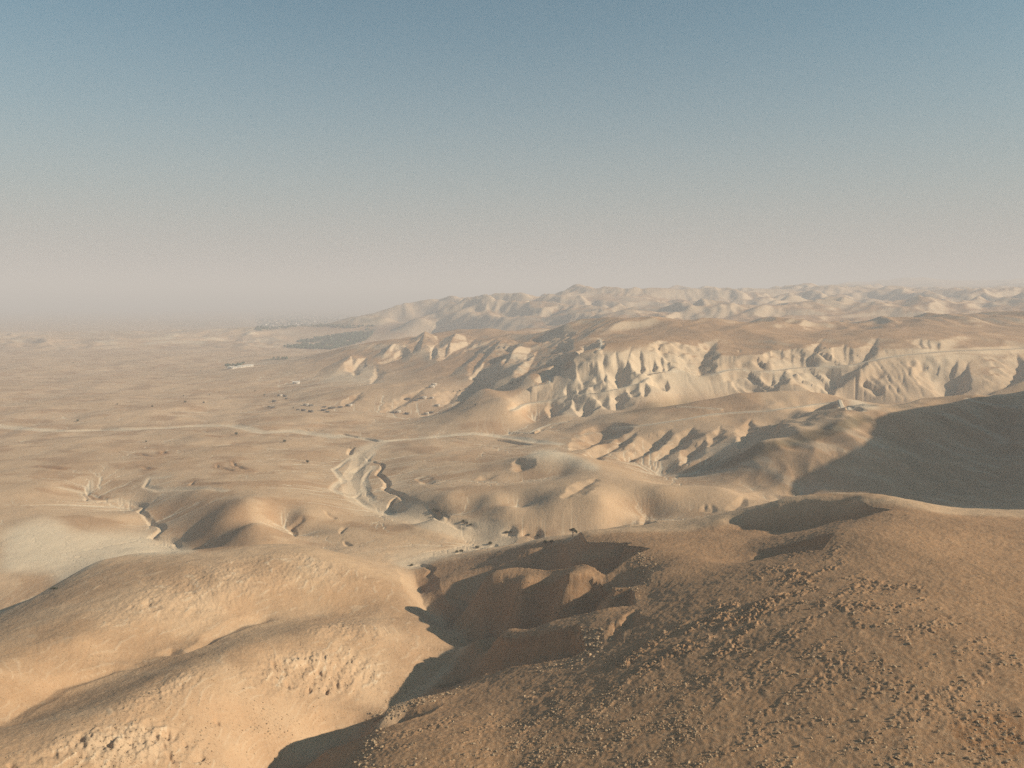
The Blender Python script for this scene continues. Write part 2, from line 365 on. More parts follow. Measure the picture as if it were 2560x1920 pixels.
def bank(pts, drop, width, side, wob=0.0):
    """a cut bank: land on one side of the line falls away by drop and eases back over width"""
    q = trace(pts, 5, wob=wob)
    if len(q) < 2: return
    sl, d, t, s = poly_dist(q, width)
    fade = sstep(0, 0.12, t + 1e-3) * sstep(0, 0.12, 1 - t + 1e-3)
    ZG[sl] -= np.where(s == side, drop * fade * np.clip(1 - d / width, 0, 1), 0)
def paint(arr, pts, width, amount=1.0, soft=0.5, wob=0.0):
    q = trace(pts, 4, wob=wob)
    if len(q) < 2: return
    sl, d, t, s = poly_dist(q, width)
    arr[sl] = np.maximum(arr[sl], amount * (1 - sstep(1 - soft, 1, d / width)))
def inside(poly):
    """soft mask of a polygon traced on the picture plane, laid onto the land by casting its corners"""
    q = cast(densify(poly + [poly[0]], 3)); q = q[~np.isnan(q[:, 0])][:, :2]
    res = np.zeros_like(ZG)
    r = np.hypot(q[:, 0], q[:, 1]); a = np.arctan2(q[:, 0], q[:, 1])
    i0, i1 = np.searchsorted(rr, r.min()), np.searchsorted(rr, r.max()); j0, j1 = np.searchsorted(th, a.min()), np.searchsorted(th, a.max())
    sl = (slice(i0, i1 + 1), slice(j0, j1 + 1)); xs, ys = X[sl], Yg[sl]
    c = np.zeros(xs.shape, bool)
    for k in range(len(q)):
        x0, y0 = q[k]; x1, y1 = q[(k + 1) % len(q)]
        cond = (y0 > ys) != (y1 > ys)
        c ^= cond & (xs < (x1 - x0) * (ys - y0) / (y1 - y0 + 1e-12) + x0)
    res[sl] = c
    return res
def blur(m, k):
    for ax in (0, 1):
        for _ in range(2):
            c = np.cumsum(np.pad(m, [(k + 1, k) if a == ax else (0, 0) for a in (0, 1)], mode='edge'), axis=ax)
            nax = m.shape[ax]
            m = (np.take(c, np.arange(2 * k + 1, 2 * k + 1 + nax), ax) - np.take(c, np.arange(nax), ax)) / (2 * k + 1)
    return m
#@DETAIL
def zoomed(u0, v0, k):
    return lambda *p: [(u0 + k * a, v0 + k * b) for a, b in p]
q1, q2, q3, q4 = zoomed(0, 553, .336), zoomed(553, 587.5, .336), zoomed(1105.9, 587.5, .25), zoomed(1658.9, 587.5, .25)
q5, q6, q7 = zoomed(0, 1106, .336), zoomed(691, 1071, .336), zoomed(1469, 1037, .336)

# ---- cliffs: traced gullies
def gullies(q, lst):
    for depth, width, *pts in lst:
        if q in (q2, q3, q4): vcut(q(*pts), depth * (0.9 if depth > 5 else 1.0), min(0.7, max(0.3, 1.25 * depth / width)))
        else: carve(q(*pts), depth, width, 1.05, wob=2.0)
gullies(q3, [(13,26,(785,700),(795,800),(815,900),(850,960)), (17,38,(1035,640),(985,760),(925,900),(905,1050),(905,1160)), (9,16,(905,680),(912,800),(930,880)),
    (11,20,(1108,670),(1115,770),(1120,870)), (8,15,(1175,700),(1195,850)), (7,13,(1235,700),(1225,840)), (8,15,(1298,690),(1302,840)), (7,14,(1345,740),(1352,835)),
    (7,16,(1420,700),(1500,790),(1560,840)), (11,24,(630,790),(700,910),(750,1040),(830,1175)), (6,10,(475,985),(490,1055)), (6,10,(570,960),(595,1045)), (8,16,(505,1080),(555,1140),(595,1195)),
    (9,16,(640,1080),(620,1160),(612,1240)), (9,18,(345,1090),(340,1160),(352,1250)), (12,30,(720,620),(560,700),(440,770),(250,940)), (6,14,(700,760),(735,900)), (5,12,(560,820),(620,960)),
    (14,44,(1790,590),(1690,650),(1622,740),(1626,840),(1640,880)), (7,14,(1155,950),(1150,1060)), (7,14,(1345,930),(1330,1010)), (7,14,(1275,930),(1300,1000)), (6,14,(1010,930),(1040,1060)),
    (7,15,(1880,890),(2000,1040)), (7,14,(1960,860),(2080,1030)), (13,28,(2130,900),(2110,1035))])
gullies(q4, [(11,32,(500,560),(400,650),(300,760),(170,860),(70,950),(0,1030)), (15,40,(960,550),(860,680),(730,770),(620,910),(515,1045)), (6,11,(395,930),(470,1045)), (6,11,(440,930),(505,1045)),
    (6,12,(500,850),(530,1000)), (2.5,9,(655,620),(665,720)), (2.5,9,(705,640),(700,720)), (2.5,9,(245,650),(248,730)), (2.5,9,(200,660),(205,730)), (2.5,9,(290,660),(285,730)), (2,8,(120,660),(112,720)),
    (2.5,10,(1305,570),(1325,655)), (2.5,10,(1385,580),(1395,660)), (2.5,10,(1465,590),(1470,670)), (14,34,(1350,760),(1440,880),(1505,980),(1552,1085)), (12,22,(1500,750),(1445,860)), (12,24,(1640,760),(1520,950)),
    (12,24,(1760,760),(1600,960),(1560,1070)), (10,26,(2150,690),(2165,800),(2100,920),(1830,1080)), (7,16,(1010,990),(930,1065)), (5,14,(150,780),(60,930)), (5,10,(620,780),(560,960)), (4,8,(40,780),(20,900))])
# spurs and gullies nearer the plain
gullies(q2, [(10,36,(1090,420),(1010,510),(820,585)), (9,36,(1440,415),(1300,490),(1185,565)), (6,26,(1560,420),(1350,500)), (9,40,(1640,410),(1480,520),(1380,670)), (10,40,(1830,480),(1745,600),(1680,665)),
    (10,26,(2160,460),(2070,510),(1970,575)), (7,18,(610,560),(640,660)), (4,14,(770,600),(780,660),(745,715)), (3,12,(900,470),(870,530)), (3,12,(940,480),(920,540)),
    (6,16,(1240,480),(1210,540)), (5,10,(1150,480),(1130,560)), (6,16,(720,540),(600,640)), (5,20,(1100,740),(830,900)), (4,16,(680,770),(560,860)), (5,22,(1300,760),(1200,860)), (6,16,(1470,610),(1400,690)), (5,14,(1620,560),(1590,640))])
q8 = zoomed(691, 656.6, .3515)
for hgt, wid, pts in ((12, 36, ((660,170),(630,250),(610,340))), (10, 36, ((860,170),(800,270),(750,345))), (12, 48, ((1150,200),(1060,310),(960,440),(860,490))), (12, 34, ((1270,250),(1190,330),(1110,440))), (7, 40, ((230,300),(150,380),(80,450))), (8, 26, ((470,240),(420,300),(380,350)))):
    carve(q8(*pts), -hgt, wid, 1.0, ends=(0.35, 0.3), wob=2.0)
# terraced ridge
gullies(q3, [(7,22,(760,1390),(620,1480),(480,1560)), (8,22,(1090,1370),(900,1470),(680,1600)), (10,26,(1400,1340),(1210,1460),(1000,1620)), (8,22,(1580,1330),(1440,1440),(1250,1620)), (7,18,(1680,1440),(1560,1530),(1480,1650)),
    (7,20,(2070,1260),(2020,1400),(1985,1500)), (4,12,(1800,1330),(1700,1500))])
# rolling hills by the wash
gullies(q2, [(2.0,9,(1560,1300),(1420,1340)), (4,16,(1800,1200),(1690,1270)), (3,12,(1980,1450),(2090,1370),(2212,1320)), (2,8,(1040,1330),(1160,1370))])
gullies(q6, [(2.2,7,(2170,40),(2110,110),(2080,190)), (3.5,9,(1420,210),(1350,270)), (2.5,7,(1240,190),(1200,250)), (2.2,6,(1330,220),(1320,262))])
gullies(q7, [(3.0,8,(790,60),(735,110),(728,140)), (1.6,6,(420,110),(330,200)), (1.2,4,(200,150),(205,210)), (1.2,4,(150,160),(160,205))])
# near hills
def hollow(pts, depth, width, power=0.45): carve(pts, depth, width, power, ends=(0.04, 0.3), wob=1.5)
hollow([(1358,1206),(1312,1198),(1240,1204),(1160,1214),(1090,1226)], 9, 13); hollow([(1340,1185),(1260,1188),(1180,1198)], 6, 11)
hollow([(1378,1290),(1325,1296),(1250,1308),(1150,1324),(1040,1340)], 7, 8); hollow([(1262,1372),(1230,1385),(1150,1402),(1050,1432),(985,1452)], 11, 12)
hollow([(1795,1168),(1720,1184),(1650,1200),(1614,1206)], 6, 9); hollow([(1892,1110),(1800,1115),(1700,1121),(1600,1129),(1540,1134)], 3.2, 8)
carve([(560,1690),(640,1640),(740,1583),(860,1533),(925,1497),(975,1442),(1012,1398)], 5, 11, 0.9, ends=(0.02, 0.1), wob=1.5); carve([(1000,1365),(985,1350),(930,1312),(908,1268),(895,1230)], 4, 10, 0.9, ends=(0.05, 0.2), wob=1.5)
gullies(q5, [(1.6,5,(1080,960),(1200,900),(1370,800),(1560,720),(1800,660)), (1.5,4.5,(1030,960),(700,1020),(480,1090),(250,1180),(120,1280),(20,1360)), (1.2,4,(950,560),(1010,640)), (1.2,5,(1120,870),(1060,930))])
gullies(q6, [(1.4,4,(2030,730),(2000,760),(2060,840)), (1.5,5,(1960,780),(1985,860)), (1.0,3,(1880,800),(1890,930)), (2,6,(1660,870),(1400,900),(1180,960)), (2.0,6,(1330,740),(1180,790),(1040,880))])
gullies(q6, [(1.5,6,(740,640),(900,660),(1050,700)), (1.4,5,(800,800),(1000,800),(1200,760)), (1.6,6,(1000,880),(1200,850),(1400,760))])

# ---- watercourses
WASH = q2((800,1095),(715,1140),(660,1185),(650,1250),(615,1330),(640,1410),(690,1475),(800,1505),(950,1545),(1100,1585),(1250,1625)) + q6((900,215),(1040,245),(1150,275),(1060,310),(900,350),(720,390),(600,440))
STREAM = q1((-40,1092),(200,1115),(400,1125),(700,1115),(1000,1105),(1300,1090),(1500,1088),(1600,1110),(1700,1130),(1900,1122),(2000,1145),(2180,1165))
STREAM2 = q2((550,1050),(700,1072),(820,1088),(1000,1075),(1190,1055),(1420,1038),(1600,1060),(1780,1085),(1950,1110))
carve(WASH, 1.6, 13, 0.6, wob=3); carve(STREAM, 1.2, 11, 0.6, wob=3); carve(STREAM2, 1.0, 6, 0.6, wob=2)
paint(pale, WASH, 15, 0.55, 0.6, wob=5); paint(pale, STREAM, 13, 0.7, 0.7, wob=5); paint(pale, STREAM2, 8, 0.8, 0.6, wob=3)
for pts in (((640,1180),(500,1270),(555,1330),(495,1390),(530,1425),(600,1440)), ((750,1250),(700,1330),(720,1420),(760,1470)), ((690,1390),(640,1440),(720,1500),(900,1560)), ((760,1160),(690,1240),(620,1290))):
    carve(q2(*pts), 0.9, 4, 0.7, wob=2); paint(pale, q2(*pts), 4.5, 0.7, 0.6, wob=2)
for pts in (((670,1170),(730,1210),(820,1240),(785,1300),(850,1350),(830,1390),(930,1440),(1000,1470)), ((900,1440),(870,1470),(858,1500),(900,1520),(960,1522)), ((1080,1480),(1150,1530),(1180,1570),(1300,1610),(1360,1640)),
            ((500,1030),(600,1050),(700,1070),(800,1090)), ((270,1000),(340,1015),(440,1020)), ((1190,1060),(1350,1080),(1540,1080),(1780,1115)), ((480,1115),(620,1130),(600,1180)), ((1600,1052),(1700,1035),(1800,1035),(1840,1010))):
    carve(q2(*pts), 2.5, 3.4, 0.8, wob=2.0)
for pts in (((430,1485),(540,1500),(600,1560),(680,1560),(560,1530)), ((900,1350),(960,1370)), ((1410,1330),(1400,1355),(1500,1380),(1620,1385)), ((1490,1315),(1500,1345),(1600,1375)), ((890,1270),(980,1290)), ((1030,1280),(1060,1250)), ((250,1350),(400,1368)), ((1240,1440),(1240,1465),(1450,1460)), ((1340,1155),(1420,1162))):
    carve(q1(*pts), 1.3, 3.0, 0.8, wob=2.5); paint(brown, q1(*pts), 9, 0.7, 0.8, wob=3)
GUL = q1((395,1490),(530,1520),(560,1570),(620,1580),(740,1570),(900,1592),(930,1612)) + q5((905,0),(940,30),(990,70),(1040,110),(970,160),(1130,190),(1150,230),(1255,262))
carve(GUL, 2.2, 3.0, 0.8, wob=2.5); paint(pale, GUL, 5, 0.5, 0.8, wob=2.5)
GUL2 = q1((1080,1420),(960,1430),(930,1480),(1030,1500),(1350,1490),(1450,1510)); paint(pale, GUL2, 5, 0.5, 0.7, wob=2); carve(GUL2, 1.2, 4, 0.8, wob=1)
for pts in (((1890,120),(1880,100),(1960,30)), ((1895,165),(1880,120),(1830,95))): carve(q5(*pts), 1.6, 3, 0.8, wob=1)
for pts in (((450,40),(440,60),(480,75),(560,80)), ((730,90),(750,110),(900,160),(960,180),(1010,210)), ((580,460),(650,440),(720,470),(680,520)), ((870,370),(920,355)), ((1000,335),(1040,330)), ((1080,318),(1150,305)), ((1440,310),(1560,295)), ((20,90),(100,150)), ((130,250),(160,200)), ((150,290),(190,325))):
    carve(q6(*pts), 1.3, 2.6, 0.8, wob=1)

# ---- bare chalk, brown ground, painted shade
def patch(arr, poly, amount, soft):
    m = blur(inside(poly), soft); arr[:] = np.maximum(arr, amount * m)
patch(pale, q3((330,1100),(370,960),(500,830),(600,745),(780,690),(930,665),(1040,655),(1300,650),(1500,640),(1615,720),(1640,850),(1750,890),(1900,820),(2212,770),(2212,960),(2110,1030),(1700,1068),(1100,1078),(900,1160),(820,1188),(600,1250),(450,1240),(350,1240)), 0.62, 5)
patch(pale, q4((0,700),(300,690),(450,690),(720,690),(760,735),(1200,690),(1300,580),(1480,600),(1480,680),(2212,660),(2212,720),(1700,760),(1500,900),(1540,1075),(1350,820),(1250,740),(900,770),(780,760),(520,1040),(480,1040),(330,950),(250,880),(0,1000)), 0.6, 4)
patch(pale, q2((1740,1180),(1800,1147),(1900,1142),(1980,1160),(2200,1245),(2200,1285),(2000,1232),(1880,1207),(1750,1215)), 0.9, 4)
patch(pale, q2((110,1550),(230,1545),(280,1580),(200,1600)), 0.7, 5)
patch(pale, q2((620,570),(760,600),(780,690),(640,650)), 0.6, 4); patch(pale, q2((1600,640),(1640,560),(1760,500),(1790,540),(1730,610),(1640,670)), 0.7, 3)
patch(pale, q2((400,720),(500,640),(640,640),(770,690),(760,715)), 0.5, 5); patch(pale, q2((1060,500),(1180,480),(1230,510),(1180,570),(1060,570)), 0.55, 4); patch(pale, q2((1300,700),(1420,650),(1400,690),(1280,725)), 0.5, 3)
patch(pale, q2((820,460),(940,450),(980,500),(820,560)), 0.45, 4)
patch(pale, q3((1510,1560),(1660,1540),(1880,1470),(1990,1440),(1960,1500),(1700,1570),(1480,1650)), 0.5, 3)
patch(pale, q4((720,1100),(790,1110),(970,1180),(830,1195),(700,1150)), 0.7, 2)
patch(pale, q5((0,130),(250,40),(400,60),(450,130),(1000,112),(950,170),(1130,200),(1240,262),(700,292),(500,388),(0,392)), 0.85, 6)
patch(pale, q6((200,30),(430,90),(800,170),(1180,262),(1000,250),(850,290),(640,380),(560,460),(400,400),(600,330),(900,240),(400,150)), 0.35, 5)
jp = jm * (0.05 + 0.35 * sstep(-0.2, 0.5, fbm(X, Yg, 260, 3, 71))); pale = np.maximum(pale, jp * (1 - sstep(0.3, 0.5, TH)))
pale = np.maximum(pale, 0.55 * hum * sstep(0.15, 0.5, fbm(X, Yg, 120, 2, 72)))
HILLB = [(893,1232),(940,1216),(1010,1203),(1160,1172),(1330,1150),(1480,1148),(1560,1132),(1640,1116),(1770,1094),(1850,1086),(1920,1088),(2040,1110),(2212,1118),(2900,1130),(3600,1500),(3600,1900),(480,1900),(600,1657),(720,1590),(860,1530),(925,1495),(1015,1395),(985,1350),(905,1265)]
patch(brown, HILLB, 0.8, 4)
patch(brown, [(1450,1030),(1570,1010),(1750,935),(1950,885),(2212,865),(2212,1095),(1750,1075),(1600,1040)], 0.5, 6)
patch(brown, [(300,1100),(430,1070),(535,1085),(550,1180),(425,1192),(380,1165)], 0.6, 5)  # shade of the left-facing slope, painted in as brown
patch(brown, [(2030,1560),(2110,1540),(2212,1530),(2212,1640),(2120,1630),(2060,1600)], 1.6, 8)  # soft-edged cast shadow painted into the ground colour
patch(brown, q3((950,1220),(1200,1130),(1500,1080),(2100,1040),(2212,1190),(1600,1180)), 0.55, 4)
brown += 0.35 * sstep(0.1, 0.6, fbm(X, Yg, 90, 3, 81)) * sstep(500, 700, Yg) * (1 - sstep(1300, 1800, Yg))
HILLA = [(-400,1520),(-150,1408),(0,1335),(130,1265),(215,1220),(390,1210),(640,1192),(770,1232),(870,1262),(905,1300),(975,1352),(1010,1388),(930,1470),(830,1530),(640,1590),(575,1657),(460,1900),(-800,1900)]
ma = blur(inside(HILLA), 3); mb = blur(inside(HILLB), 3)
# ledges and broken rock on the near hills
led = fbm(X, Yg, 22, 3, 85)
outA = sstep(0.05, 0.45, fbm(X, Yg, 26, 3, 86))
for poly, a in ((q5((300,1500),(700,1380),(1000,1330),(1350,1500),(1300,1640),(0,1640)), 1.0), (q5((1500,1060),(1700,950),(2212,880),(2400,950),(2500,1100),(2212,1180),(1800,1170)), 1.0), (q5((700,1260),(1000,1130),(1300,990),(1340,1040),(1050,1220),(760,1300)), 0.9),
                (q5((1000,440),(1500,300),(1900,215),(2212,300),(2500,420),(2212,470),(1600,560),(1200,720),(600,760),(700,620)), 0.5), (q5((1900,760),(2212,700),(2500,740),(2500,840),(2100,860)), 0.6)):
    patch(rocky, poly, a, 7)
rk = rocky * ma
phase = (ZG + 1.3 * led) / 2.6
ZG += rk * (0.55 * (np.abs(((phase) % 1) - 0.5) * 2 - 0.5) + 0.5 * ridged(X, Yg, 5.0, 3, 87) * outA + 0.35 * ridged(X, Yg, 2.2, 2, 88))
pale = np.maximum(pale, rk * (0.1 + 0.2 * outA))
CRACKS = True
lines_ = sstep(0.36, 0.48, np.abs(((ZG + 1.6 * led) / 1.7) % 1 - 0.5)) * sstep(-0.1, 0.3, fbm(X, Yg, 9, 3, 187))
pale = np.maximum(pale, 0.7 * ma * lines_ * (0.35 + 0.65 * rocky))
ZG += ma * lines_ * 0.18 * (0.4 + rocky)
ZG += ma * (0.08 + 0.3 * rocky * outA) * vnoise(X / 0.9, Yg / 0.9, 188)
ZG -= ma * 0.3 * rocky * sstep(0.2, 0.8, ridged(X, Yg, 3.4, 2, 189))
ZG += near * (0.12 * fbm(X, Yg, 4.5, 3, 89) + 0.22 * (1 - 0.6 * mb) * fbm(X, Yg, 13, 2, 90))
rocky[:] = np.maximum(rocky * 0.8, 0.75 * mb)
brown = np.maximum(brown, ma * (0.42 - 0.3 * sstep(-0.2, 0.5, fbm(X, Yg, 40, 3, 95)) * (1 - 0.0)))

# sand and silt gather along the lines where rare rain runs
acc = bil(ACC[0], TH, np.log(RRg), ETH, ELR) * ((TH > ETH[0]) & (TH < ETH[-1]) & (RRg > math.exp(ELR[0])) & (RRg < math.exp(ELR[-1])))
plain = sstep(430, 520, RRg) * (1 - sstep(8, 20, ZG)) * (1 - sstep(2600, 3800, RRg))
pale = np.maximum(pale, 0.9 * plain * sstep(2.9, 5.4, acc)); ZG -= 0.5 * plain * sstep(3.5, 6.5, acc)
brown = np.maximum(brown, 0.5 * sstep(0.1, 0.5, fbm(X, Yg * 1.6, 60, 4, 121)) * plain)
for pts in (((1010,1420),(995,1470),(985,1510)), ((1045,1418),(1060,1455)), ((1075,1410),(1085,1465)), ((1085,1540),(1090,1570),(1105,1615)), ((735,1465),(700,1500),(715,1515)), ((850,1465),(835,1510)), ((505,1435),(525,1475)), ((1300,1565),(1255,1605)),
            ((1990,1130),(1985,1172)), ((2100,1125),(2095,1175)), ((2160,1095),(2172,1135)), ((1385,1330),(1392,1362)), ((1755,965),(1770,1015)), ((1850,1100),(1845,1130)), ((2040,1010),(2050,1050)), ((680,1480),(700,1500)), ((60,1620),(90,1646)), ((1180,1480),(1200,1500))):
    carve(q5(*pts), 1.1, 0.95, 0.8, ends=(0.02, 0.1), wob=0.4)
# ---- benches cut for the tracks
TRACKS = []
def bench(pts, width, bright=0.8, cut=1.0, n=5):
    q = trace(pts, n)
    if len(q) < 3: return
    hgt = bil(ZM, *warp(q[:, 0], q[:, 1])); k = np.ones(7) / 7
    sl, d, t, s = poly_dist(q, width * 2.2)
    zr = np.empty(len(q))
    th_i = np.clip(np.searchsorted(th, np.arctan2(q[:, 0], q[:, 1])), 0, len(th) - 1); rr_i = np.clip(np.searchsorted(rr, np.hypot(q[:, 0], q[:, 1])), 0, len(rr) - 1)
    zr = np.convolve(np.pad(ZG[rr_i, th_i], 6, mode='edge'), np.ones(13) / 13, mode='valid')
    seg = np.append(0, np.cumsum(np.hypot(*np.diff(q[:, :2], axis=0).T))); zt = np.interp(t * seg[-1], seg, zr)
    m = 1 - sstep(0.8, 1.9, d / width)
    ZG[sl] = ZG[sl] * (1 - cut * m) + zt * cut * m
    pale[sl] = np.maximum(pale[sl], bright * (1 - sstep(0.7, 1.5, d / width)))
    TRACKS.append((q, zr, width))
bench(q3((0,1192),(150,1152),(400,1102),(480,1066),(650,1041),(665,1012),(880,962),(1100,925),(1180,915)), 3.2)
bench(q3((1640,872),(1780,882),(1900,822),(2050,790),(2200,770)) + q4((120,764),(400,756),(760,743),(950,746),(1250,712),(1480,686),(1800,678),(2212,666)), 5.0, 1.0)
bench(q3((1130,872),(1350,852),(1560,852)), 2.5, 0.9, 0.35)
bench(q3((870,1320),(1080,1331),(1430,1281),(1700,1242),(2200,1192)) + q4((120,1182),(560,1157),(700,1165),(820,1198)), 2.6, 0.8)
bench(q3((1440,1166),(1640,1171),(1800,1190)), 2.2, 0.6); bench(q3((0,1390),(150,1386),(230,1361),(340,1312),(470,1292)), 2.0, 0.8); pass
bench(q3((180,1010),(325,965),(330,890),(300,872)), 2.6, 0.6); bench(q3((760,580),(775,620),(748,690)), 3.0, 0.7)
bench(q4((1720,1090),(1790,1120),(2010,1165),(2200,1170)), 1.8, 0.7)
# ---- gentle tops carry a browner crust, steep faces are bare and pale
dr = np.gradient(ZG, axis=0) / np.gradient(RRg, axis=0); dt_ = np.gradient(ZG, axis=1) / (np.gradient(TH, axis=1) * RRg)
slope = np.hypot(dr, dt_)
hm = sstep(900, 1050, Yg) * sstep(12, 35, ZG) * sstep(-0.33, -0.2, TH) * (1 - sstep(3000, 4200, Yg))
steep = sstep(0.22, 0.5, slope + 0.08 * fbm(X, Yg, 60, 3, 111))
brown = np.maximum(brown, 0.62 * hm * (1 - steep)); pale = np.maximum(pale * (1 - 0.5 * hm * (1 - steep)), 0.35 * hm * steep)
patch(brown, [(1500,1018),(1650,962),(1750,932),(1850,898),(1900,905),(1800,950),(1660,985),(1560,1015)], 0.9, 3)  # browner strip along the right hill's crest
# ---- oasis greenery, then darker tints on nearer hills
patch(veg_and_dark, q2((180,480),(300,440),(560,400),(700,375),(790,350),(740,410),(680,450),(480,500),(220,492)), 0.9, 2)
patch(veg_and_dark, q2((0,260),(400,250),(760,270),(840,290),(780,350),(600,365),(300,350),(0,380)), 0.55, 2)
patch(veg_and_dark, q1((1450,700),(1560,690),(1540,715),(1450,728)), 0.8, 1); patch(veg_and_dark, q1((1670,672),(1790,652),(1860,658),(1800,672)), 0.8, 1)
patch(veg_and_dark, q1((1000,410),(1500,400),(1700,470),(1200,490)), 0.4, 2)
veg_and_dark *= sstep(-0.3, 0.35, fbm(X, Yg, 150, 4, 99))
_f = blur(inside([(1440,1030),(1570,1008),(1650,965),(1750,935),(1850,898),(1950,885),(2212,868),(2212,1095),(1750,1070),(1600,1040)]), 4)
stk = fbm(X / 1.0 + Yg * 0.5, Yg * 0.3, 22, 4, 131, 0.65)
pale = np.maximum(pale, 0.35 * _f * sstep(0.15, 0.7, stk)); veg_and_dark = np.maximum(veg_and_dark, 0.2 * _f * sstep(0.0, 0.6, -stk))
_g = blur(inside([(1480,1018),(1650,960),(1750,930),(1850,896),(1900,903),(1800,940),(1660,980),(1560,1012)]), 2); veg_and_dark = np.maximum(veg_and_dark, 0.55 * _g)  # darkens a strip along the right hill's crest
_h = blur(inside(q3((950,1215),(1200,1125),(1500,1085),(1600,1100),(1500,1150),(1250,1190),(1050,1225))), 2); veg_and_dark = np.maximum(veg_and_dark, 0.4 * _h) 
#@END
def rubble(x, y):
    """where stones gather: bands across the slope"""
    a, b = 0.86 * x + 0.5 * y, -0.5 * x + 0.86 * y
    return fbm(a, b * 2.2, 16, 4, 310, 0.6)
ZG += mb * (0.10 * vnoise(X / 1.1, Yg / 1.1, 411) + 0.22 * ridged(X, Yg, 6.5, 3, 412) * (0.35 + 0.65 * sstep(0.25, 0.6, slope)))
_rb = sstep(0.0, 0.5, rubble(X, Yg)) * mb
for _p in ([(1050,1530),(1280,1450),(1420,1380),(1700,1230),(1950,1230),(2212,1420),(2212,1760),(800,1760),(820,1600),(900,1560)], [(1300,1430),(1500,1330),(1720,1180),(1850,1180),(1750,1330),(1500,1480)]):
    patch(veg_and_dark, _p, 0.0, 3); _m2 = blur(inside(_p), 6)
    ZG += _m2 * _rb * (0.4 + 0.6 * sstep(150, 240, RRg)) * (0.30 * vnoise(X / 1.0, Yg / 1.0, 401) + 0.20 * vnoise(X / 0.6, Yg / 0.6, 402) + 0.25 * ridged(X, Yg, 3.0, 2, 403))
# ---------------------------------------------------------------- mesh
def build_land():
    R_, C_ = ZG.shape
    co = np.stack([X, Yg, ZG], -1).reshape(-1, 3).astype(np.float32)
    i = np.arange((R_ - 1) * C_).reshape(R_ - 1, C_)[:, :-1]
    quads = np.stack([i, i + 1, i + C_ + 1, i + C_], -1).reshape(-1, 4).astype(np.int32)
    me = bpy.data.meshes.new('ground')
    me.vertices.add(len(co)); me.vertices.foreach_set('co', co.ravel())
    me.loops.add(quads.size); me.loops.foreach_set('vertex_index', quads.ravel())
    me.polygons.add(len(quads)); me.polygons.foreach_set('loop_start', np.arange(0, quads.size, 4, dtype=np.int32))
    me.update(calc_edges=True)
    me.shade_smooth()
    at = me.attributes.new('cover', 'FLOAT_COLOR', 'POINT')
    at.data.foreach_set('color', np.stack([pale, veg_and_dark, brown, rocky], -1).reshape(-1).astype(np.float32))
    o = bpy.data.objects.new('ground', me); col.objects.link(o); o['kind'] = 'structure'
    o['label'] = 'bare tan desert land of hills, gullies and plain'; o['category'] = 'ground'
    return o
